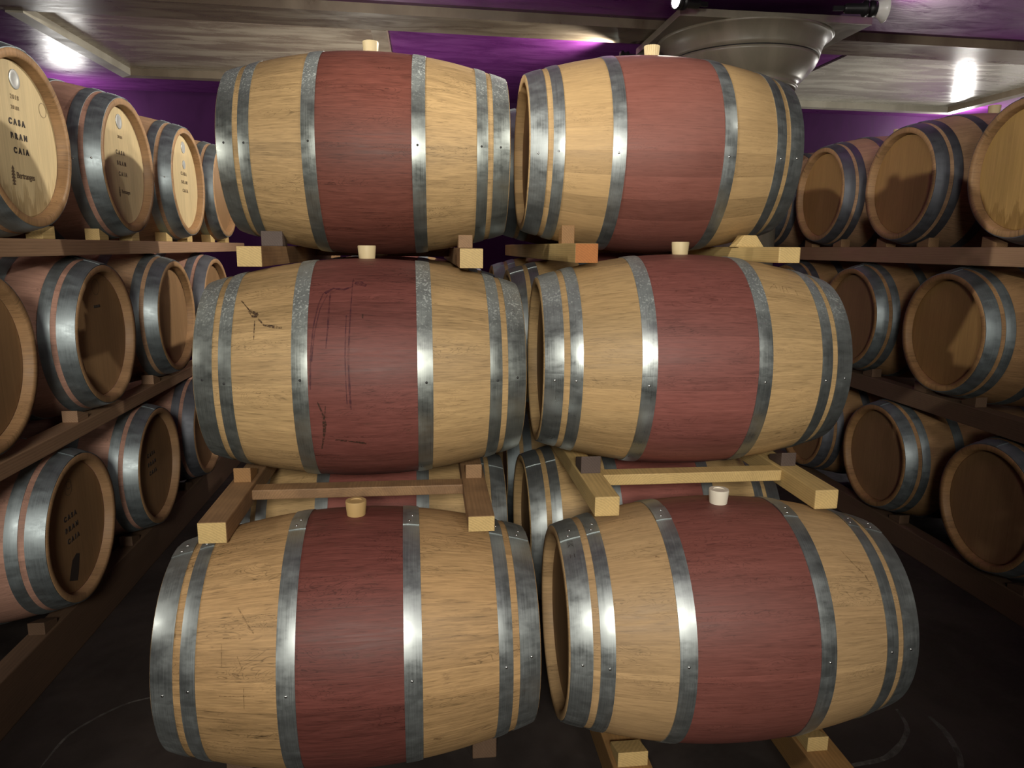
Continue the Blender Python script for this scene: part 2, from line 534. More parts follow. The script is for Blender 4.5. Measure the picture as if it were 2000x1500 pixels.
# --- wood and steel variants
st = {
 'TL': stave_mat('staves_worn_dark_band', 1, OAK, (0.160, 0.051, 0.036), 0.17, 1.15, 0.25),
 'TR': stave_mat('staves_smooth_rose_band', 2, (0.46, 0.305, 0.145), (0.205, 0.074, 0.056), 0.18, 0.6),
 'ML': stave_mat('staves_stained_band', 3, OAK, (0.165, 0.053, 0.043), 0.17, 1.1, 0.3),
 'MR': stave_mat('staves_pinkish_band', 4, OAK, (0.215, 0.073, 0.060), 0.17, 0.95),
 'BL': stave_mat('staves_scuffed_band', 5, (0.43, 0.270, 0.125), (0.145, 0.043, 0.034), 0.15, 1.2, 0.5),
 'BR': stave_mat('staves_clean_band', 6, (0.44, 0.290, 0.145), (0.185, 0.062, 0.049), 0.18, 0.8),
 'back': stave_mat('staves_rear_row', 7, (0.42, 0.28, 0.13), (0.22, 0.07, 0.055), 0.17, 1.0),
 'pink': stave_mat('staves_side_pink', 8, (0.45, 0.255, 0.19), (0.40, 0.21, 0.165), 0.25, 0.8, 0.0, (0.34, 0.20, 0.10)),  # pinkish over the whole body, browner at the rim
 'tan': stave_mat('staves_side_tan', 9, (0.45, 0.28, 0.165), (0.38, 0.20, 0.145), 0.20, 0.9, 0.0, (0.36, 0.21, 0.10)),
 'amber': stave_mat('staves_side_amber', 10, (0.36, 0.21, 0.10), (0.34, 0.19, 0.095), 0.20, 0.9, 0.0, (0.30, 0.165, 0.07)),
}
hp = {
 'spk': hoop_mat('galvanised_hoop_bloomed', 1, (0.36, 0.39, 0.37), 1.0, 0.36),
 'spk2': hoop_mat('galvanised_hoop_light_bloom', 2, (0.37, 0.40, 0.395), 0.45, 0.33),
 'plain': hoop_mat('galvanised_hoop', 3, (0.37, 0.40, 0.40), 0.0, 0.41),
 'dull': hoop_mat('galvanised_hoop_dull', 4, (0.31, 0.355, 0.37), 0.0, 0.48),
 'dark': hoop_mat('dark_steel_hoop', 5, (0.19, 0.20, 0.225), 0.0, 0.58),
}
hm = {
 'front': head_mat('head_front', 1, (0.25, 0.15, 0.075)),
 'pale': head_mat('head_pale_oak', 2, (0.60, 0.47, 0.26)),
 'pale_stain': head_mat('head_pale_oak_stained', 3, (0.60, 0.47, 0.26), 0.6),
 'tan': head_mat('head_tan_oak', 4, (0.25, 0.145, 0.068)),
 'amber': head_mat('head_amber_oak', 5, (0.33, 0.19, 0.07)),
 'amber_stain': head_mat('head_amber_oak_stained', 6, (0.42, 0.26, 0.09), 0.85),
}
G_F = 'barrels at the front of the two middle stacks'
G_B = 'barrels behind the front barrels of the middle stacks'
G_L = 'barrels of the rack along the left side'
G_R = 'barrels of the rack along the right side'

TL = make_barrel(-0.187, 2.764, 0.320, 'top barrel of the left middle stack, worn brown-red band, white bloom on its hoops', G_F, st['TL'], hp['spk'], hm['front'], 0.151, -0.019, 112)
TR = make_barrel(0.825, 2.727, 0.336, 'top barrel of the right middle stack, smooth rose band, clean hoops, below the capital', G_F, st['TR'], hp['plain'], hm['front'], 0.165, -0.020, 112, bung=M_FLUTED)
ML = make_barrel(-0.187, 2.357, -0.387, 'middle barrel of the left middle stack, wine drips down its red band', G_F, st['ML'], hp['spk'], hm['front'], 0.151, 0.022, 112)
MR = make_barrel(0.830, 2.330, -0.365, 'middle barrel of the right middle stack, pinkish red band, faint pencil writing at upper right', G_F, st['MR'], hp['spk2'], hm['front'], 0.151, -0.047, 112)
BL = make_barrel(-0.200, 1.920, -1.075, 'bottom barrel of the left middle stack, dark red band, scuffed oak, cork bung on top', G_F, st['BL'], hp['plain'], hm['front'], 0.127, 0.025, 88, bung=M_CORK)
BR = make_barrel(0.833, 1.906, -1.069, 'bottom barrel of the right middle stack, white bung, stamped left end hoop', G_F, st['BR'], hp['plain'], hm['front'], 0.162, -0.023, 86, bung=M_BUNGW)

# nails and dents on the front hoops
def nails(B, ang, mat, r=0.0038, h=0.0018, jit=2.0):
    for h_, lo, hi in B.hoops:
        put_on('nail_head', dome_mesh(r, h, mat), h_, (lo + hi) / 2 + random.uniform(-.004, .004), ang + random.uniform(-jit, jit), 0.0034)
nails(TL, 1, M_HOLE, jit=1.5); nails(ML, 2, M_HOLE, jit=1.5)
nails(TR, -5, M_RIVET, jit=1.0); nails(MR, -4, M_RIVET, jit=1.5)
nails(BR, 6, M_RIVET, jit=2.0); nails(BL, 6, M_RIVET, jit=5.0)

# drips, scrapes, pencil and stamped marks on the front barrels
def mark(B, name, paths, mat, whole=False):
    for grp in ([paths] if whole else [[p] for p in paths]):
        B.part(name, strip_mesh(grp, mat), B.staves)
W = 0.004
mark(ML, 'wine_drip', [[(-0.112, 47, .003), (-0.124, 40, W), (-0.135, 28.6, W), (-0.142, 14, .005), (-0.145, -1, .004)],
                       [(-0.100, 46, .002), (-0.118, 38, .003), (-0.131, 26, .003), (-0.139, 12, .003)],
                       [(-0.092, 47, .004), (-0.095, 28, .005), (-0.100, 18, .003)],
                       [(-0.030, 57, .003), (-0.034, 33, .004), (-0.039, 13, .005), (-0.037, -3, .006), (-0.036, -11, .004)],
                       [(-0.045, 34, .003), (-0.048, 14, .003), (-0.046, -8, .002)],
                       [(-0.108, 47, .010), (-0.085, 50, .006), (-0.055, 49, .010), (-0.030, 51, .006)],
                       [(-0.025, 53.5, .010), (-0.008, 53.0, .018), (0.008, 51.5, .008)]], M_WINE)
mark(ML, 'dark_scrape', [[(-0.344, 48, .003), (-0.317, 40.6, .004)], [(-0.318, 40.5, .012), (-0.300, 37.5, .018), (-0.292, 36.4, .010)],
                         [(-0.29, 35, .004), (-0.272, 31, .005), (-0.244, 29.7, .008), (-0.222, 28.9, .006)], [(-0.299, 34, .003), (-0.299, 23.7, .002)],
                         [(-0.127, -7, .003), (-0.112, -14.4, .006), (-0.112, -19, .011), (-0.115, -24, .006), (-0.127, -34, .004)],
                         [(-0.106, -9, .002), (-0.110, -15, .003)], [(0.0, 34.5, .004), (0.0, 31.9, .004)],
                         [(-0.085, -27.6, .007), (-0.04, -28.6, .006), (0.001, -30, .009)]], M_SCRAPE)
mark(MR, 'pencil_writing', [[(0.214, 48, .002), (0.240, 53, .002), (0.242, 49, .002)], [(0.222, 50, .002), (0.244, 50.5, .002)],
                            [(0.252, 47.5, .002), (0.254, 52, .002)], [(0.262, 47, .002), (0.264, 52, .002)], [(0.264, 52, .002), (0.276, 51.6, .002), (0.277, 47, .002)],
                            [(0.286, 52, .002), (0.306, 51, .002), (0.308, 46.5, .002)]], M_PENCIL, True)
mark(BL, 'dark_scrape', [[(-0.267, 41.4, .003), (-0.243, 34.8, .0035), (-0.225, 30.5, .003)], [(0.196, -24, .006), (0.212, -25, .012), (0.222, -24.5, .005)]], M_PENCIL)
mark(BL, 'pencil_writing', [[(-0.298, 29.3, .002), (-0.255, 28.8, .002)], [(-0.300, 27, .002), (-0.298, 18, .002)], [(-0.305, 5.5, .002), (-0.222, 5.8, .002)],
                            [(-0.246, 9, .002), (-0.247, 0, .002)], [(-0.30, 14, .002), (-0.285, 13, .002)], [(-0.262, 22, .002), (-0.25, 17, .002), (-0.262, 14, .002)]], M_PENCIL, True)
mark(BR, 'dark_scrape', [[(0.280, 57, .002), (0.302, 50, .003), (0.329, 43.8, .005), (0.338, 38.8, .003)], [(-0.238, 55.5, .006), (-0.228, 54.8, .005)]], M_PENCIL)
sp_ = lambda *ps: [list(ps)]
o = BR.part('stamped_mark', strip_mesh(
    [[(-0.4525, 81.5, .002), (-0.4475, 82.3, .004), (-0.4425, 81.5, .002)], [(-0.4525, 81.2, .002), (-0.4475, 80.4, .004), (-0.4425, 81.2, .002)]] +
    [[(-0.456, 74.5 - 1.1 * k, .0012), (-0.4475, 75.2 - 1.1 * k, .0012), (-0.440, 74.5 - 1.1 * k, .0012)] for k in range(4)] +
    [[(-0.456, 70, .0012), (-0.448, 72.0, .0012), (-0.440, 70, .0012)], [(-0.4535, 64.8, .0015), (-0.4535, 62.2, .0015)], [(-0.448, 63.5, .0012), (-0.452, 63.5, .0012)],
     [(-0.443, 64.8, .0015), (-0.443, 62.2, .0015)]], M_INK, 0.0045), BR.hoops[0][0])

# --- rows behind in the two middle stacks
PITCH = 0.757
def back(x, y, z, label, st_=None, hp_=None, **kw):
    return make_barrel(x, y, z, label, G_B, st_ or st['back'], hp_ or hp['plain'], hm['front'], rivets=False, **kw)
back(-0.187, 2.764 + PITCH, 0.320, 'barrel right behind the top barrel of the left middle stack', hp_=hp['dull'])
back(-0.187, 2.357 + PITCH, -0.387, 'barrel right behind the middle barrel of the left middle stack', hp_=hp['dull'])
back(-0.195, 1.920 + PITCH, -1.075, 'barrel seen under the crossbar behind the bottom left-middle barrel')
back(0.825, 2.727 + PITCH, 0.336, 'barrel right behind the top barrel of the right middle stack', hp_=hp['dull'])
back(0.815, 2.330 + PITCH, -0.365, 'barrel behind the middle barrel of the right middle stack, hoop ends in the centre gap')
back(0.833, 1.906 + PITCH, -1.069, 'barrel seen under the crossbar behind the white-bunged bottom barrel')
back(-0.187, 2.357 + 2 * PITCH, -0.387, 'third barrel back in the middle layer of the left middle stack', hp_=hp['dull'])
back(0.815, 2.330 + 2 * PITCH, -0.365, 'third barrel back in the middle layer of the right middle stack', hp_=hp['dull'])
back(0.833, 1.906 + 2 * PITCH, -1.069, 'third barrel back in the bottom layer of the right middle stack', hp_=hp['dull'])

# --- rack along the left side (heads face right)
XL = -1.715
SL = 0.99
ZL = (0.318, -0.350, -1.015)
LX = {2.543: 0.0, 3.305: 0.01, 4.064: 0.015, 2.219: -0.02, 2.976: 0.0, 3.739: 0.015, 2.649: -0.010, 3.403: 0.0}
def left(y, lev, label, s='pink', h='dull', hd='tan', **kw):
    return make_barrel(XL + LX.get(y, 0.0), y, ZL[lev], label, G_L, st[s], hp[h], hm[hd], rivets=kw.pop('rivets', False), scale=SL, a=0.20, seam=95, **kw)
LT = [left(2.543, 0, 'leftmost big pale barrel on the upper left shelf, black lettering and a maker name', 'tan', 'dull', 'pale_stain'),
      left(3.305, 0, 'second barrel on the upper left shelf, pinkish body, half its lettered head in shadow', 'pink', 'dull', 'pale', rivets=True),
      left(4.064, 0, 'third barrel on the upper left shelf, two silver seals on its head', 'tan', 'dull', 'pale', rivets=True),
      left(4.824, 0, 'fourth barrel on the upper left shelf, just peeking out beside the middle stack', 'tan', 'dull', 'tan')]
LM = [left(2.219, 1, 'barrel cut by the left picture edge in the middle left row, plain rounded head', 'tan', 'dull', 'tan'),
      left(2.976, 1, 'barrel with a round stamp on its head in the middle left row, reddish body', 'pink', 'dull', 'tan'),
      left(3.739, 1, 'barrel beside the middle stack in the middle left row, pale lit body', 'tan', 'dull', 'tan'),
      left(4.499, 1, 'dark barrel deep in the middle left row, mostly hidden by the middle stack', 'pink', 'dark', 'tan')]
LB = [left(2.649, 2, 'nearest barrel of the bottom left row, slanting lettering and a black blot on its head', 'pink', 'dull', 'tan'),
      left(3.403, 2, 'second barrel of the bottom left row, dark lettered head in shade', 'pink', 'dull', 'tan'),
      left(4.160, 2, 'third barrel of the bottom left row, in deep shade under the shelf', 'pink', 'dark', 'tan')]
for B in LT[1:3]: nails(B, 0, M_RIVET, jit=1)

WORDS = ('C A S A', 'B R A N', 'C A I A')
CASA = [text_mesh(t, 0.025, M_INK, 1.12, 1.0, 0.0011) for t in WORDS]
CASAM = [text_mesh(t, 0.024, M_INKM, 1.12, 1.0, 0.0006) for t in WORDS]
MAKER = text_mesh('Bertranges', 0.027, M_INKM, 0.92, 1.0, 0.0002, 'LEFT')
MAKERM = text_mesh('Bertranges', 0.022, M_INKM, 0.92, 1.0, 0.0, 'LEFT')
YEAR = text_mesh('2018', 0.020, M_INKF, 1.3)
YEAR2 = text_mesh('20181', 0.017, M_INKF, 1.2)
def words(me, h, y, z):
    for k, m_ in enumerate(me):
        on_head('lettering', m_, h, 1, y + 0.004 * (k - 1), z - 0.0435 * (k - 1))
SEAL = disc_mesh(0.030, 0.002, M_SILVER)
def tree_mesh(h, mat):
    v = []; f = []
    def tri(a, b, c):
        k = len(v); v.extend(a_ + (0.0004,) for a_ in (a, b, c)); f.append((k, k + 1, k + 2))
    for i in range(6):
        z0 = -h / 2 + h * i / 6.5; w = h * (0.10 + 0.10 * math.sin(PI * (i + 0.8) / 6.5))
        tri((-w, z0 + h * .02), (0, z0), (0, z0 + h * 0.20)); tri((w, z0 + h * .02), (0, z0 + h * 0.20), (0, z0))
    return mesh_from(v, f, mat)
TREE = tree_mesh(0.062, M_INKM)
def head_r(B): return B.heads[1]
h = head_r(LT[0])
words(CASA, h, -0.002, 0.008); on_head('maker_name', MAKER, h, 1, -0.042, -0.112); on_head('tree_emblem', TREE, h, 1, -0.060, -0.112)
on_head('silver_seal', SEAL, h, 1, 0.006, 0.184); on_head('year_stamp', YEAR, h, 1, -0.004, 0.128); on_head('year_stamp', YEAR2, h, 1, -0.006, 0.096)
on_head('round_stamp', ring_mesh(0.022, 0.024, M_INKF), h, 1, 0.165, 0.118)
h = head_r(LT[1])
words(CASAM, h, -0.006, 0.010); on_head('maker_name', MAKERM, h, 1, -0.030, -0.105); on_head('tree_emblem', TREE, h, 1, -0.050, -0.105).scale = (.7, .7, 1)
on_head('silver_seal', SEAL, h, 1, 0.0, 0.181); on_head('year_stamp', YEAR2, h, 1, 0.0, 0.118)
h = head_r(LT[2])
words(CASAM, h, 0.02, 0.0); on_head('silver_seal', SEAL, h, 1, 0.033, 0.180); on_head('silver_seal', SEAL, h, 1, 0.029, 0.092).scale = (.75, .75, 1)
h = head_r(LM[1])
on_head('round_stamp', ring_mesh(0.029, 0.032, M_INKM), h, 1, -0.006, 0.186);
on_head('small_stamp', text_mesh('m m m', 0.02, M_INK, 0.9, 1, 0.0006), h, 1, -0.009, 0.113)
h = head_r(LM[2])
on_head('round_stamp', ring_mesh(0.029, 0.031, M_INKM), h, 1, -0.02, 0.165)
h = head_r(LB[0])
words(CASA, h, -0.028, 0.008)
on_head('faded_stamp', ring_mesh(0.016, 0.019, M_INKM), h, 1, -0.018, 0.169); on_head('faded_stamp', ring_mesh(0.024, 0.026, M_INKM), h, 1, -0.024, 0.155)
shape = mesh_from([(-0.058, -0.030, 0), (-0.030, -0.042, 0), (0.0, -0.054, 0), (0.016, -0.020, 0), (0.034, 0.038, 0), (0.010, 0.048, 0), (-0.024, 0.034, 0)], [(0, 1, 2, 3, 4, 5, 6)], M_INK)  # irregular black outline low on the head disc
on_head('black_shape', shape, h, 1, -0.026, -0.146)
h = head_r(LB[1])
words(CASA, h, -0.03, 0.02)

# --- rack along the right side (heads face left)
XR = 2.825
ZR = (0.331, -0.366, -1.070)
def right(y, lev, label, s='amber', h='dark', hd='amber', **kw):
    return make_barrel(XR, y, ZR[lev], label, G_R, st[s], hp[h], hm[hd], rivets=False, a=0.20, seam=95, **kw)
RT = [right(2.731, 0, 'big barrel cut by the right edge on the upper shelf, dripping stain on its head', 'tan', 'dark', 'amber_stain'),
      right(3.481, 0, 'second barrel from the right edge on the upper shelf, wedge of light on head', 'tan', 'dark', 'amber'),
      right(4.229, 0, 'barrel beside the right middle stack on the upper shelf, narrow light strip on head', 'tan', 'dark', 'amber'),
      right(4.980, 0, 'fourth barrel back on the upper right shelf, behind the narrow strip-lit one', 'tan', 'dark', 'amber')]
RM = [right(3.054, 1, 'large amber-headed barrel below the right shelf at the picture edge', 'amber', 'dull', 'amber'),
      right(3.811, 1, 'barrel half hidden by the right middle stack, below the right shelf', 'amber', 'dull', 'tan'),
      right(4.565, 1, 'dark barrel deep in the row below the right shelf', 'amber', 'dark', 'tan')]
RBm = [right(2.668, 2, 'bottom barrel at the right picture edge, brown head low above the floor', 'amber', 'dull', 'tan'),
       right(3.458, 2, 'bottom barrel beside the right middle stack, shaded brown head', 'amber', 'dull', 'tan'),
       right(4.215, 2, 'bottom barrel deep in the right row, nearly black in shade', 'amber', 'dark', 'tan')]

# ------------------------------------------------------------------ racks
RW = 0.036          # half rail width
TOFF = 0.352        # rail centre from the barrel centre
def zed(z): return EYE + z
def rail_r(off, half=RW):
    """barrel radius at the inner edge of a rail, with a little clearance"""
    return rad(max(0.0, abs(off) - half - 0.014)) + 0.001
def rack(label, group, xc, y0, y1, zl, zu, mats, cross=(), cw=0.06, ch=0.04, dx=(0, 0), toff=TOFF, half=RW, ends=None, coff=0.35, sc=1.0):
    """two rails (and crossbars) lying on barrels centred at zl and carrying barrels centred at zu"""
    offs = (-toff + dx[0], toff + dx[1])
    R = [rail_r(o, half) * sc for o in offs]
    zb = [zed(zl) + q if zl is not None else 0.0 for q in R]
    zt = [zed(zu) - q for q in R]
    base = min(zb)
    root = empty('barrel_rack', (xc, (y0 + y1) / 2, base))
    tag(root, label, 'rack', group)
    yc = (y1 - y0) / 2
    for i, off in enumerate(offs):
        h = zt[i] - zb[i]
        o = link('rail', box(-half, half, -yc, yc, 0, h, mats[i], 0.004), root, (off, 0, zb[i] - base))
        if ends and ends[i]:
            e = box(-half + .001, half - .001, -0.0015, 0.0, 0.001, h - .001, ends[i])
            link('end_grain', e, o, (0, -yc, 0))
    for y in cross:
        me = box(offs[0] + half, offs[1] - half, -cw / 2, cw / 2, 0, ch, mats[0] if mats[0] is M_BROWN else M_PINE2, 0.003)
        link('crossbar', me, root, (0, y - (y0 + y1) / 2, (zt[0] - base) * coff))
    return root

G_K = 'timber racks between the barrel layers'
rack('weathered brown rack under the middle barrel of the left middle stack', G_K, -0.193, 1.83, 4.45, -1.075, -0.387, (M_BROWN, M_BROWN), (2.135, 2.895), ch=0.03, dx=(-0.012, -0.020), ends=(M_PINE, M_PINE2), coff=0.3)
rack('pale pine rack under the middle barrel of the right middle stack', G_K, 0.828, 1.89, 4.45, -1.069, -0.365, (M_PINE2, M_PINE2), (2.125, 2.88), ch=0.035, dx=(0.024, -0.022), coff=0.35)
rack('rack with two square pale ends under the top barrel of the left middle stack', G_K, -0.190, 2.22, 4.2, -0.387, 0.320, (M_BROWN, M_BROWN), (3.317,), ch=0.035, dx=(0.026, -0.026), ends=(M_PINE, M_PINE))
rack('rack with one orange end under the top barrel of the right middle stack', G_K, 0.828, 2.20, 4.2, -0.365, 0.336, (M_PINE2, M_PINE), (3.286,), ch=0.035, dx=(0.012, -0.036), ends=(M_ORANGE, None))
rack('shaded rack on the floor under the bottom left-middle barrel', G_K, -0.197, 1.90, 4.0, None, -1.075, (M_RACKSHADE, M_RACKSHADE), (2.30, 3.0))
rack('brown rack on the floor under the bottom right-middle barrel', G_K, 0.81, 1.35, 4.0, None, -1.069, (M_FLOORRAIL, M_FLOORRAIL), (2.29, 3.0), half=0.055, toff=0.255, dx=(-0.005, 0.038))
TS = 0.395           # the side racks carry the barrels nearer their ends
rack('long upper left shelf rack at eye level under the lettered barrels', G_K, XL, 1.2, 5.4, ZL[1], ZL[0], (M_RACKL, M_RACKL), (), toff=TS, sc=SL)
rack('long timber rack under the middle row of left barrels', G_K, XL, 1.2, 5.4, ZL[2], ZL[1], (M_RACKL, M_RACKL), (), toff=TS, sc=SL)
rack('low rack on the floor under the bottom left row', G_K, XL, 1.6, 5.2, None, ZL[2], (M_RACKSHADE, M_RACKSHADE), (), toff=0.37, sc=SL)
rack('long upper right shelf rack at eye level under the right barrels', G_K, XR, 1.9, 5.6, ZR[1], ZR[0], (M_RACKL, M_RACKL), (), toff=TS)
rack('shaded rack under the middle row of right barrels', G_K, XR, 2.2, 5.6, ZR[2], ZR[1], (M_RACKSHADE, M_RACKSHADE), (), toff=TS)
rack('low rack on the floor under the bottom right row', G_K, XR, 2.2, 5.2, None, ZR[2], (M_RACKSHADE, M_RACKSHADE), (), toff=TS)

# ------------------------------------------------------------------ chocks
G_C = 'wooden chocks wedged under the barrels'
def wedge(x, y, z, label, mat, w=0.06, h0=0.045, h1=0.018, l=0.085, front=True):
    """sloped block on a rail; its low edge points under the barrel"""
    prof = [(0, 0), (l, 0), (l, h1), (0, h0)] if front else [(0, 0), (l, 0), (l, h0), (0, h1)]
    me = prism_yz(prof, -w / 2, w / 2, mat, 0.002)
    o = link('wooden_chock', me, None, (x, y, z))
    return tag(o, label, 'chock', G_C)
def tri_chock(x, y, z, label, mat, w=0.10, h=0.045, l=0.07, top=0.03):
    me = prism_xz([(-w / 2, 0), (w / 2, 0), (top / 2, h), (-top / 2, h)], 0, l, mat, 0.002)
    o = link('wooden_chock', me, None, (x, y, z))
    return tag(o, label, 'chock', G_C)
wedge(-0.557, 2.357 - 0.205, zed(-0.387) - rail_r(0.364), 'brown chock on the left rail under the scraped middle barrel', M_CHOCKM, 0.05)
wedge(0.139, 2.357 - 0.205, zed(-0.387) - rail_r(0.332), 'brown chock on the right rail under the wine-dripped middle barrel', M_BROWN, 0.05)
wedge(0.500, 2.330 - 0.225, zed(-0.365) - rail_r(0.328), 'black block on the left rail under the pinkish middle barrel', M_CHOCKD, 0.062, 0.055, 0.03)
wedge(1.158, 2.330 - 0.205, zed(-0.365) - rail_r(0.330), 'dark chock on the right rail under the pinkish middle barrel', M_CHOCKD, 0.05)
wedge(-0.516, 2.764 - 0.215, zed(0.320) - rail_r(0.326), 'dark chock behind the left pale rail end under the top worn barrel', M_CHOCKD, 0.07, 0.05, 0.02)
wedge(0.136, 2.764 - 0.205, zed(0.320) - rail_r(0.326), 'small brown chock on the right rail under the top worn barrel', M_BROWN, 0.05)
wedge(0.486, 2.727 - 0.235, zed(0.336) - rail_r(0.340), 'orange-brown chock on the orange-ended rail under the top rose barrel', M_CHOCKM, 0.045, 0.062, 0.045, 0.06)
tri_chock(1.150, 2.727 - 0.222, zed(0.336) - rail_r(0.316), 'pale triangular chock on the right rail under the top rose barrel', M_PINE, 0.105, 0.041, 0.06, 0.045)
wedge(0.55, 1.906 - 0.20, zed(-1.069) - rail_r(0.260, 0.055), 'pale chock at the bottom left under the white-bunged barrel', M_PINE, 0.085, 0.045, 0.018)
wedge(1.09, 1.906 - 0.20, zed(-1.069) - rail_r(0.293, 0.055), 'pale chock at the bottom right under the white-bunged barrel', M_PINE, 0.062, 0.045, 0.018)
xr = XL + TS
SKIP_L = {(0, 0, 'n'), (1, 0, 'n'), (1, 0, 'f'), (1, 1, 'f'), (1, 2, 'f'), (1, 3, 'f'), (1, 3, 'n'), (2, 0, 'f'), (2, 1, 'f'), (2, 2, 'f')}   # ends the barrels hide
SKIP_R = {(0, 0, 'n'), (1, 1, 'f'), (2, 1, 'f'), (2, 0, 'f')}
who = {0: ['leftmost lettered barrel', 'second upper left barrel', 'third upper left barrel', 'fourth upper left barrel'],
       1: ['edge-cut middle left barrel', 'round-stamped middle left barrel', 'pale-lit middle left barrel', 'deep middle left barrel'],
       2: ['black-marked bottom left barrel', 'second bottom left barrel', 'third bottom left barrel']}
for lev, row in ((0, (2.543, 3.305, 4.064, 4.824)), (1, (2.219, 2.976, 3.739, 4.499)), (2, (2.649, 3.403, 4.160))):
    for i, y in enumerate(row):
        z = zed(ZL[lev]) - rail_r(TS if lev < 2 else 0.37) * SL
        m = M_RACKL if lev else M_PINE2
        if (lev, i, 'n') not in SKIP_L: wedge(xr - (0.025 if lev == 2 else 0), y - 0.205, z, 'chock on the near side of the ' + who[lev][i], m if lev < 2 else M_RACKSHADE, 0.055)
        if (lev, i, 'f') not in SKIP_L: wedge(xr, y + 0.12, z, 'chock on the far side of the ' + who[lev][i], m if lev < 2 else M_BROWN, 0.055, front=False)
xr = XR - TS
who = {0: ['edge-cut upper right barrel', 'wedge-lit upper right barrel', 'strip-lit upper right barrel'],
       1: ['large amber barrel below the right shelf', 'half hidden barrel below the right shelf'],
       2: ['bottom barrel at the right edge', 'shaded bottom right barrel']}
for lev, row in ((0, (2.731, 3.481, 4.229)), (1, (3.054, 3.811)), (2, (2.668, 3.458))):
    for i, y in enumerate(row):
        z = zed(ZR[lev]) - rail_r(TS)
        if (lev, i, 'n') not in SKIP_R: wedge(xr, y - 0.205, z, 'chock on the near side of the ' + who[lev][i], M_RACKSHADE if lev else M_BROWN, 0.055)
        if (lev, i, 'f') not in SKIP_R: wedge(xr, y + 0.12, z, 'chock on the far side of the ' + who[lev][i], M_RACKSHADE if lev else M_BROWN, 0.055, front=False)

# ------------------------------------------------------------------ the cellar
M_PURPLE = stucco_mat('purple_stucco', 1, (0.098, 0.018, 0.118), (0.140, 0.030, 0.165), 0.34, (2.2, 6.0), 0.5, 0.42)
M_PURPLEW = stucco_mat('purple_wall', 2, (0.045, 0.009, 0.055), (0.058, 0.012, 0.070), 0.6, (3.0, 3.0), 0.2, 0.15)
M_GREY = stucco_mat('grey_brown_stucco', 3, (0.24, 0.19, 0.14), (0.42, 0.36, 0.28), 0.27, (1.6, 7.0), 0.30)
M_GREYR = stucco_mat('light_grey_stucco', 4, (0.36, 0.34, 0.29), (0.52, 0.50, 0.44), 0.25, (1.3, 6.0), 0.25)
M_BEAM = stucco_mat('brown_beam_plaster', 5, (0.115, 0.088, 0.062), (0.17, 0.135, 0.095), 0.33, (2.0, 8.0), 0.25)
M_FRAME = stucco_mat('pale_frame_plaster', 6, (0.40, 0.37, 0.31), (0.48, 0.45, 0.38), 0.5, (4.0, 4.0), 0.1)
M_FRAMED = stucco_mat('brown_frame_plaster', 7, (0.20, 0.155, 0.11), (0.25, 0.20, 0.145), 0.45, (4.0, 4.0), 0.1)
M_CAP = stucco_mat('capital_plaster', 8, (0.19, 0.17, 0.13), (0.235, 0.21, 0.16), 0.36, (3.0, 3.0), 0.1)
M_PLASTER = flat('pale_green_plaster', (0.30, 0.33, 0.30), 0.8)
M_WHITE = flat('white_wall', (0.70, 0.68, 0.64), 0.8)
def floor_mat():
    n = NT('dark_concrete')
    x, y, z = n.sep(n.objco())
    a = n.noise(n.comb(x, y, z), 2.2, 5, 0.6, 0.5)
    b = n.noise(n.comb(x, y, z), 14.0, 4, 0.65)
    n.color(n.mix(n.rng(a, 0.35, 0.65, 0, 1, True), (0.026, 0.020, 0.018), (0.044, 0.034, 0.030)))
    n.rough(n.rng(b, 0.3, 0.7, 0.45, 0.7)); n.bump(b, 0.15, 0.002)
    return n.m
X0, X1, Y0, Y1, ZC = -4.4, 6.2, -4.5, 7.6, 2.93
def structure(name, me, label=None):
    return tag(link(name, me), label, None, None, 'structure')
fl = structure('floor', box(X0 - .1, X1 + .1, Y0 - .1, Y1 + .1, -0.1, 0.0, floor_mat()), 'dark stained concrete cellar floor')
structure('ceiling', box(X0 - .1, X1 + .1, Y0 - .1, Y1 + .1, ZC, ZC + 0.1, M_PURPLE), 'purple glazed stucco ceiling')
structure('wall_back', box(X0, X1, Y1, Y1 + .1, 0.0, ZC, M_PURPLEW), 'dark purple end wall of the cellar')
structure('wall_front', box(X0, X1, Y0 - .1, Y0, 0.0, ZC, M_PLASTER), 'pale plaster wall behind the viewer')
structure('wall_left', box(X0 - .1, X0, Y0, Y1, 0.0, ZC, M_PURPLEW), 'dark purple wall behind the left rack')
structure('wall_right', box(X1, X1 + .1, Y0, Y1, 0.0, ZC, M_WHITE), 'white wall behind the right rack')
ZB = EYE + 1.362
sk = lambda x: 0.033 * x
structure('trim_1', prism_xy([(X0, 4.74 + sk(X0)), (X1, 4.74 + sk(X1)), (X1, 5.08 + sk(X1)), (X0, 5.08 + sk(X0))], ZB + 0.012, ZC, M_BEAM), 'broad brown plaster ceiling beam')
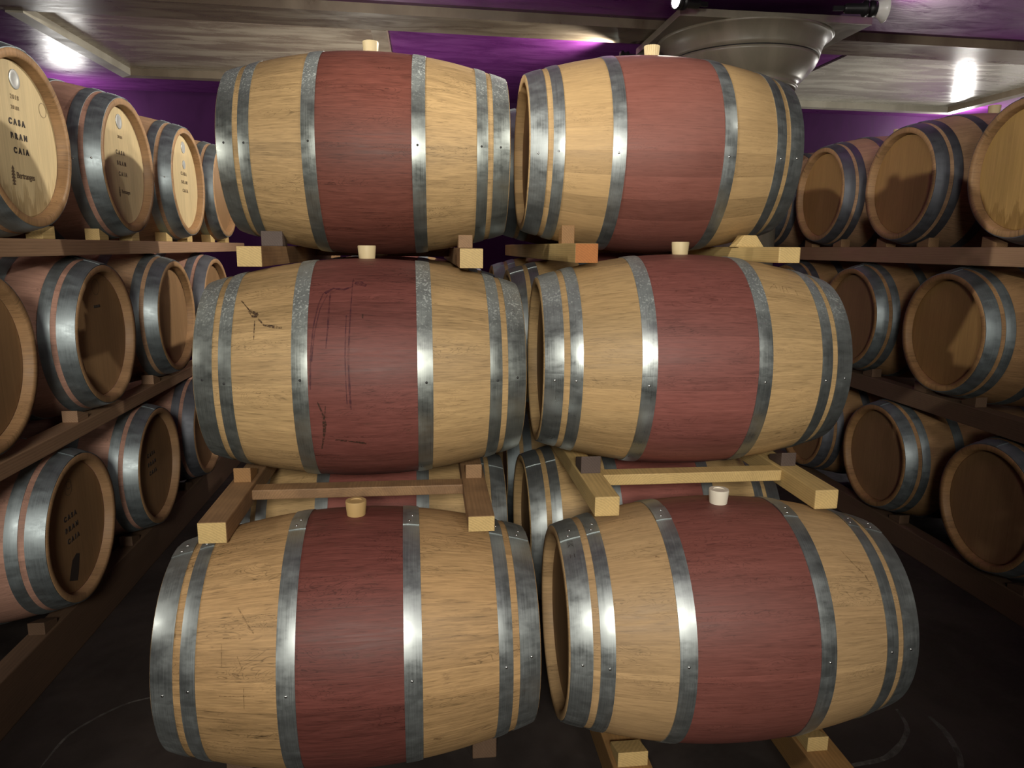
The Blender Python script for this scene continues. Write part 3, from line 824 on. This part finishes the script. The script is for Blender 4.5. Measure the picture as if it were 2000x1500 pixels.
# left grey panel in its frame
def frame(name, pts, w, mat, z0, label):
    structure(name, prism_xy(pts, z0, ZC, mat), label)
yb = lambda x: 5.08 + sk(x)
structure('trim_2', prism_xy([(-2.40, yb(-2.40)), (-0.34, yb(-0.34)), (-0.34, 6.66), (-2.40, 6.62)], ZC - 0.014, ZC, M_GREY), 'streaky grey-brown ceiling panel on the left')
structure('trim_3', prism_xy([(-2.50, yb(-2.50)), (-2.40, yb(-2.40)), (-2.40, 6.62), (-2.50, 6.72)], ZB, ZC, M_FRAME), 'pale left edge of the left ceiling panel')
structure('trim_4', prism_xy([(-2.50, 6.72), (-2.40, 6.62), (-0.34, 6.66), (-0.24, 6.76)], ZB, ZC, M_FRAMED), 'brown far edge of the left ceiling panel')
structure('trim_5', prism_xy([(-0.34, yb(-0.34)), (-0.24, yb(-0.24)), (-0.24, 6.76), (-0.34, 6.66)], ZB + .01, ZC, M_FRAMED), 'brown right edge of the left ceiling panel')
# right grey panel
structure('trim_6', prism_xy([(3.10, yb(3.10)), (5.16, yb(5.16)), (5.16, 6.98), (3.10, 6.92)], ZC - 0.014, ZC, M_GREYR), 'shiny light grey ceiling panel on the right')
structure('trim_7', prism_xy([(3.10, 6.92), (5.16, 6.98), (5.26, 7.08), (3.10, 7.02)], ZB, ZC, M_FRAME), 'pale far edge of the right ceiling panel')
structure('trim_8', prism_xy([(5.16, yb(5.16)), (5.26, yb(5.26)), (5.26, 7.08), (5.16, 6.98)], ZB, ZC, M_FRAMED), 'brown right edge of the right ceiling panel')

# floor scuffs
def scuff(pts, w):
    sm = []
    for i in range(len(pts) - 1):
        for q in range(6):
            t = q / 6
            p0 = pts[max(0, i - 1)]; p1 = pts[i]; p2 = pts[i + 1]; p3 = pts[min(len(pts) - 1, i + 2)]
            sm.append(tuple(0.5 * (2 * p1[k] + (p2[k] - p0[k]) * t + (2 * p0[k] - 5 * p1[k] + 4 * p2[k] - p3[k]) * t * t + (3 * p1[k] - p0[k] - 3 * p2[k] + p3[k]) * t ** 3) for k in (0, 1)))
    sm.append(pts[-1])
    v = []; f = []
    for i, p in enumerate(sm):
        a, b = sm[max(0, i - 1)], sm[min(len(sm) - 1, i + 1)]
        d = Vector((b[0] - a[0], b[1] - a[1])).normalized()
        ww = w * (0.35 + 0.65 * math.sin(PI * (i + 1) / (len(sm) + 1))) * random.uniform(.8, 1.1)
        v += [(p[0] - d.y * ww, p[1] + d.x * ww, 0.0006), (p[0] + d.y * ww, p[1] - d.x * ww, 0.0006)]
    for i in range(len(sm) - 1): f.append((2 * i, 2 * i + 1, 2 * i + 3, 2 * i + 2))
    o = link('scuff_mark', mesh_from(v, f, M_SCUFF), fl)
scuff([(1.54, 1.993), (1.506, 1.889), (1.378, 1.786), (1.256, 1.759), (1.15, 1.75)], 0.010)
scuff([(1.623, 1.947), (1.621, 1.867), (1.588, 1.765), (1.53, 1.68)], 0.012)
scuff([(-0.80, 2.33), (-0.948, 2.305), (-1.032, 2.259), (-1.112, 2.152), (-1.13, 2.049), (-1.13, 1.90)], 0.005)

# ------------------------------------------------------------------ column with its capital
cx, cy = 2.05, 4.78
col = empty('column', (cx, cy, 0))
tag(col, 'plaster column with a flared round capital and square slab under the brown ceiling beam', 'column')
zs = EYE + 1.318
link('slab', box(-0.59, 0.59, -0.47, 0.42, zs, ZB, M_CAP, 0.004), col)
link('capital', lathe([(0.545, zs), (0.528, zs - 0.012), (0.505, zs - 0.03), (0.487, zs - 0.058), (0.475, zs - 0.10), (0.47, zs - 0.122)], M_CAP, 96), col)
link('ring', lathe([(0.462, zs - 0.128), (0.468, zs - 0.128), (0.468, zs - 0.122), (0.462, zs - 0.122)], M_BLACK, 96), col)
link('neck', lathe([(0.468, zs - 0.128), (0.462, zs - 0.145), (0.445, zs - 0.178), (0.415, zs - 0.215), (0.375, zs - 0.255), (0.345, zs - 0.275), (0.352, zs - 0.285), (0.352, zs - 0.30), (0.335, zs - 0.31)], M_CAP, 96), col)
link('shaft', lathe([(0.285, zs - 0.31), (0.285, 0.0)], M_CAP, 64), col)

# spot lamps on the corners of the capital
def emit(name, col_, s):
    m = bpy.data.materials.new(name); m.use_nodes = True
    t = m.node_tree; t.nodes.clear()
    o = t.nodes.new('ShaderNodeOutputMaterial'); e = t.nodes.new('ShaderNodeEmission')
    e.inputs[0].default_value = (*col_, 1); e.inputs[1].default_value = s
    t.links.new(e.outputs[0], o.inputs[0])
    return m
M_LENS = emit('lamp_lens', (0.95, 1.0, 0.85), 18.0)
def spot_light(name, loc, target, power, size=0.05, cone=150, blend=0.6, col_=(1, 0.93, 0.80)):
    ld = bpy.data.lights.new(name, 'SPOT')
    ld.energy = power; ld.color = col_; ld.shadow_soft_size = size
    ld.spot_size = math.radians(cone); ld.spot_blend = blend
    o = bpy.data.objects.new(name, ld); COL.objects.link(o)
    o.location = loc
    d = Vector(target) - Vector(loc)
    o.rotation_euler = d.to_track_quat('-Z', 'Y').to_euler()
    return o
def point_light(name, loc, power, size=0.1, col_=(1, 0.93, 0.80)):
    ld = bpy.data.lights.new(name, 'POINT')
    ld.energy = power; ld.color = col_; ld.shadow_soft_size = size
    o = bpy.data.objects.new(name, ld); COL.objects.link(o); o.location = loc
    return o
def lamp(loc, direction, label, r=0.042, l=0.17, flare=False):
    d = Vector(direction).normalized()
    root = empty('spot_lamp', loc)
    root.rotation_euler = d.to_track_quat('Z', 'Y').to_euler()
    tag(root, label, 'lamp', 'spot lamps on the column capital')
    link('housing', lathe([(r * 0.4, -l), (r * 0.62, -l + 0.01), (r * 0.66, -l * 0.42), (r, -l * 0.36), (r, -l * 0.28), (r * .8, -l * .26), (r * .8, -l * .18), (r, -l * .16), (r, 0.0), (r * 0.88, 0.0), (r * 0.88, -0.012), (0.001, -0.012)], M_BLACK, 32, cap=False), root)
    link('lens', lathe([(0.0005, -0.010), (r * 0.8, -0.010), (r * 0.86, -0.006)], M_LENS, 32, cap=False), root)
    if flare:
        link('reflector', lathe([(r * 0.88, 0.0), (r * 1.0, 0.02), (r * 1.3, 0.045), (r * 1.65, 0.055), (r * 1.67, 0.052), (r * 1.33, 0.041), (r * 1.04, 0.018), (r * 0.92, -0.002)], M_CHROME, 40, cap=False), root)
    link('bracket', box(-0.008, 0.008, -0.012, 0.012, -l - 0.06, -l + 0.012, M_BLACK), root)
    return d
ZLMP = EYE + 1.27
def capital_lamp(p, d, label, power, cone=150, flare=False):
    d = lamp(p, d, label, flare=flare)
    q = Vector(p) + d * 0.012
    spot_light('lamp_or_fill_light', q, q + d, power, 0.03, cone)
capital_lamp((1.325, 5.14, EYE + 1.29), (-1, 0.25, 0.15), 'black ribbed spot lamp at the far left corner of the capital slab', 85, 130)
capital_lamp((1.36, 4.10, EYE + 1.325), (-1, -0.40, -0.08), 'glowing spot lamp at the near left corner of the capital slab', 175, 110)
capital_lamp((2.47, 4.02, EYE + 1.312), (1, -0.12, 0.0), 'black spot lamp with bright flared rim right of the capital slab', 42, 125, flare=True)

# other cellar lamps out of view, plus added fills and uplights marked below
WARM = (1.0, 0.95, 0.84)
spot_light('lamp_or_fill_light', (2.6, 1.2, EYE + 1.36), (-1.22, 3.25, EYE + 0.45), 150, 0.04, 36, 0.9, WARM)
spot_light('lamp_or_fill_light', (-2.0, 1.2, EYE + 1.36), (2.35, 3.5, EYE + 0.45), 240, 0.04, 36, 0.9, WARM)
spot_light('lamp_or_fill_light', (-3.4, 1.0, 1.80), (0.2, 2.0, 0.75), 75, 0.10, 70, 0.6, WARM)
spot_light('lamp_or_fill_light', (-0.2, -1.6, 2.15), (0.0, 2.2, 1.35), 310, 0.34, 66, 0.8, WARM)
spot_light('lamp_or_fill_light', (1.5, -1.7, 2.15), (1.0, 2.2, 1.35), 100, 0.24, 58, 0.8, WARM)
spot_light('lamp_or_fill_light', (-2.9, 0.2, 2.5), (-1.75, 3.2, 1.95), 70, 0.12, 34, 0.8, WARM)  # added fill, brightens the upper left barrel bodies
spot_light('lamp_or_fill_light', (4.0, 0.6, 2.5), (2.8, 3.4, 2.0), 60, 0.12, 34, 0.8, WARM)  # added fill mirroring the left one, for the upper right barrels
spot_light('lamp_or_fill_light', (0.7, -1.3, 1.9), (0.7, -1.2, 2.9), 60, 0.10, 130, 0.6, (1, .97, .92))  # added uplight on the purple ceiling, for lavender hoop reflections
point_light('lamp_or_fill_light', (5.43, 7.15, 2.76), 24, 0.07, (1, .98, .92))
point_light('lamp_or_fill_light', (-3.15, 7.2, 2.60), 14, 0.16, (1, .98, .92))
spot_light('lamp_or_fill_light', (-0.4, 5.8, 1.75), (-0.6, 5.7, 2.8), 42, 0.12, 160, 0.4, WARM)  # added uplight without a fixture, brightens left panel and beam
spot_light('lamp_or_fill_light', (4.0, 5.75, 1.75), (4.0, 5.75, 2.8), 34, 0.12, 160, 0.4, WARM)  # added uplight without a fixture, brightens the right ceiling panel

w = bpy.data.worlds.new('World'); S.world = w; w.use_nodes = True
w.node_tree.nodes['Background'].inputs[0].default_value = (0.0, 0.0, 0.0, 1)
w.node_tree.nodes['Background'].inputs[1].default_value = 0.0

# ------------------------------------------------------------------ camera
R = ((0.99316871, -0.11624471, 0.01015324), (-0.01173484, -0.18607202, -0.98246603), (0.11609571, 0.97563537, -0.18616502))
cd = bpy.data.cameras.new('camera'); cam = bpy.data.objects.new('camera', cd); COL.objects.link(cam)
right_, down_, fwd_ = (Vector(r) for r in R)
m3 = Matrix((right_, -down_, -fwd_)).transposed()
cam.matrix_world = Matrix.Translation((0, 0, EYE)) @ m3.to_4x4()
cd.sensor_width = 36.0; cd.lens = 1406.05 / 2000 * 36.0
cd.clip_start = 0.05
S.camera = cam
vs = S.view_settings
vs.view_transform = 'Standard'; vs.look = 'None'; vs.exposure = 0.4; vs.gamma = 1.0
try: vs.use_curve_mapping = False
except Exception: pass
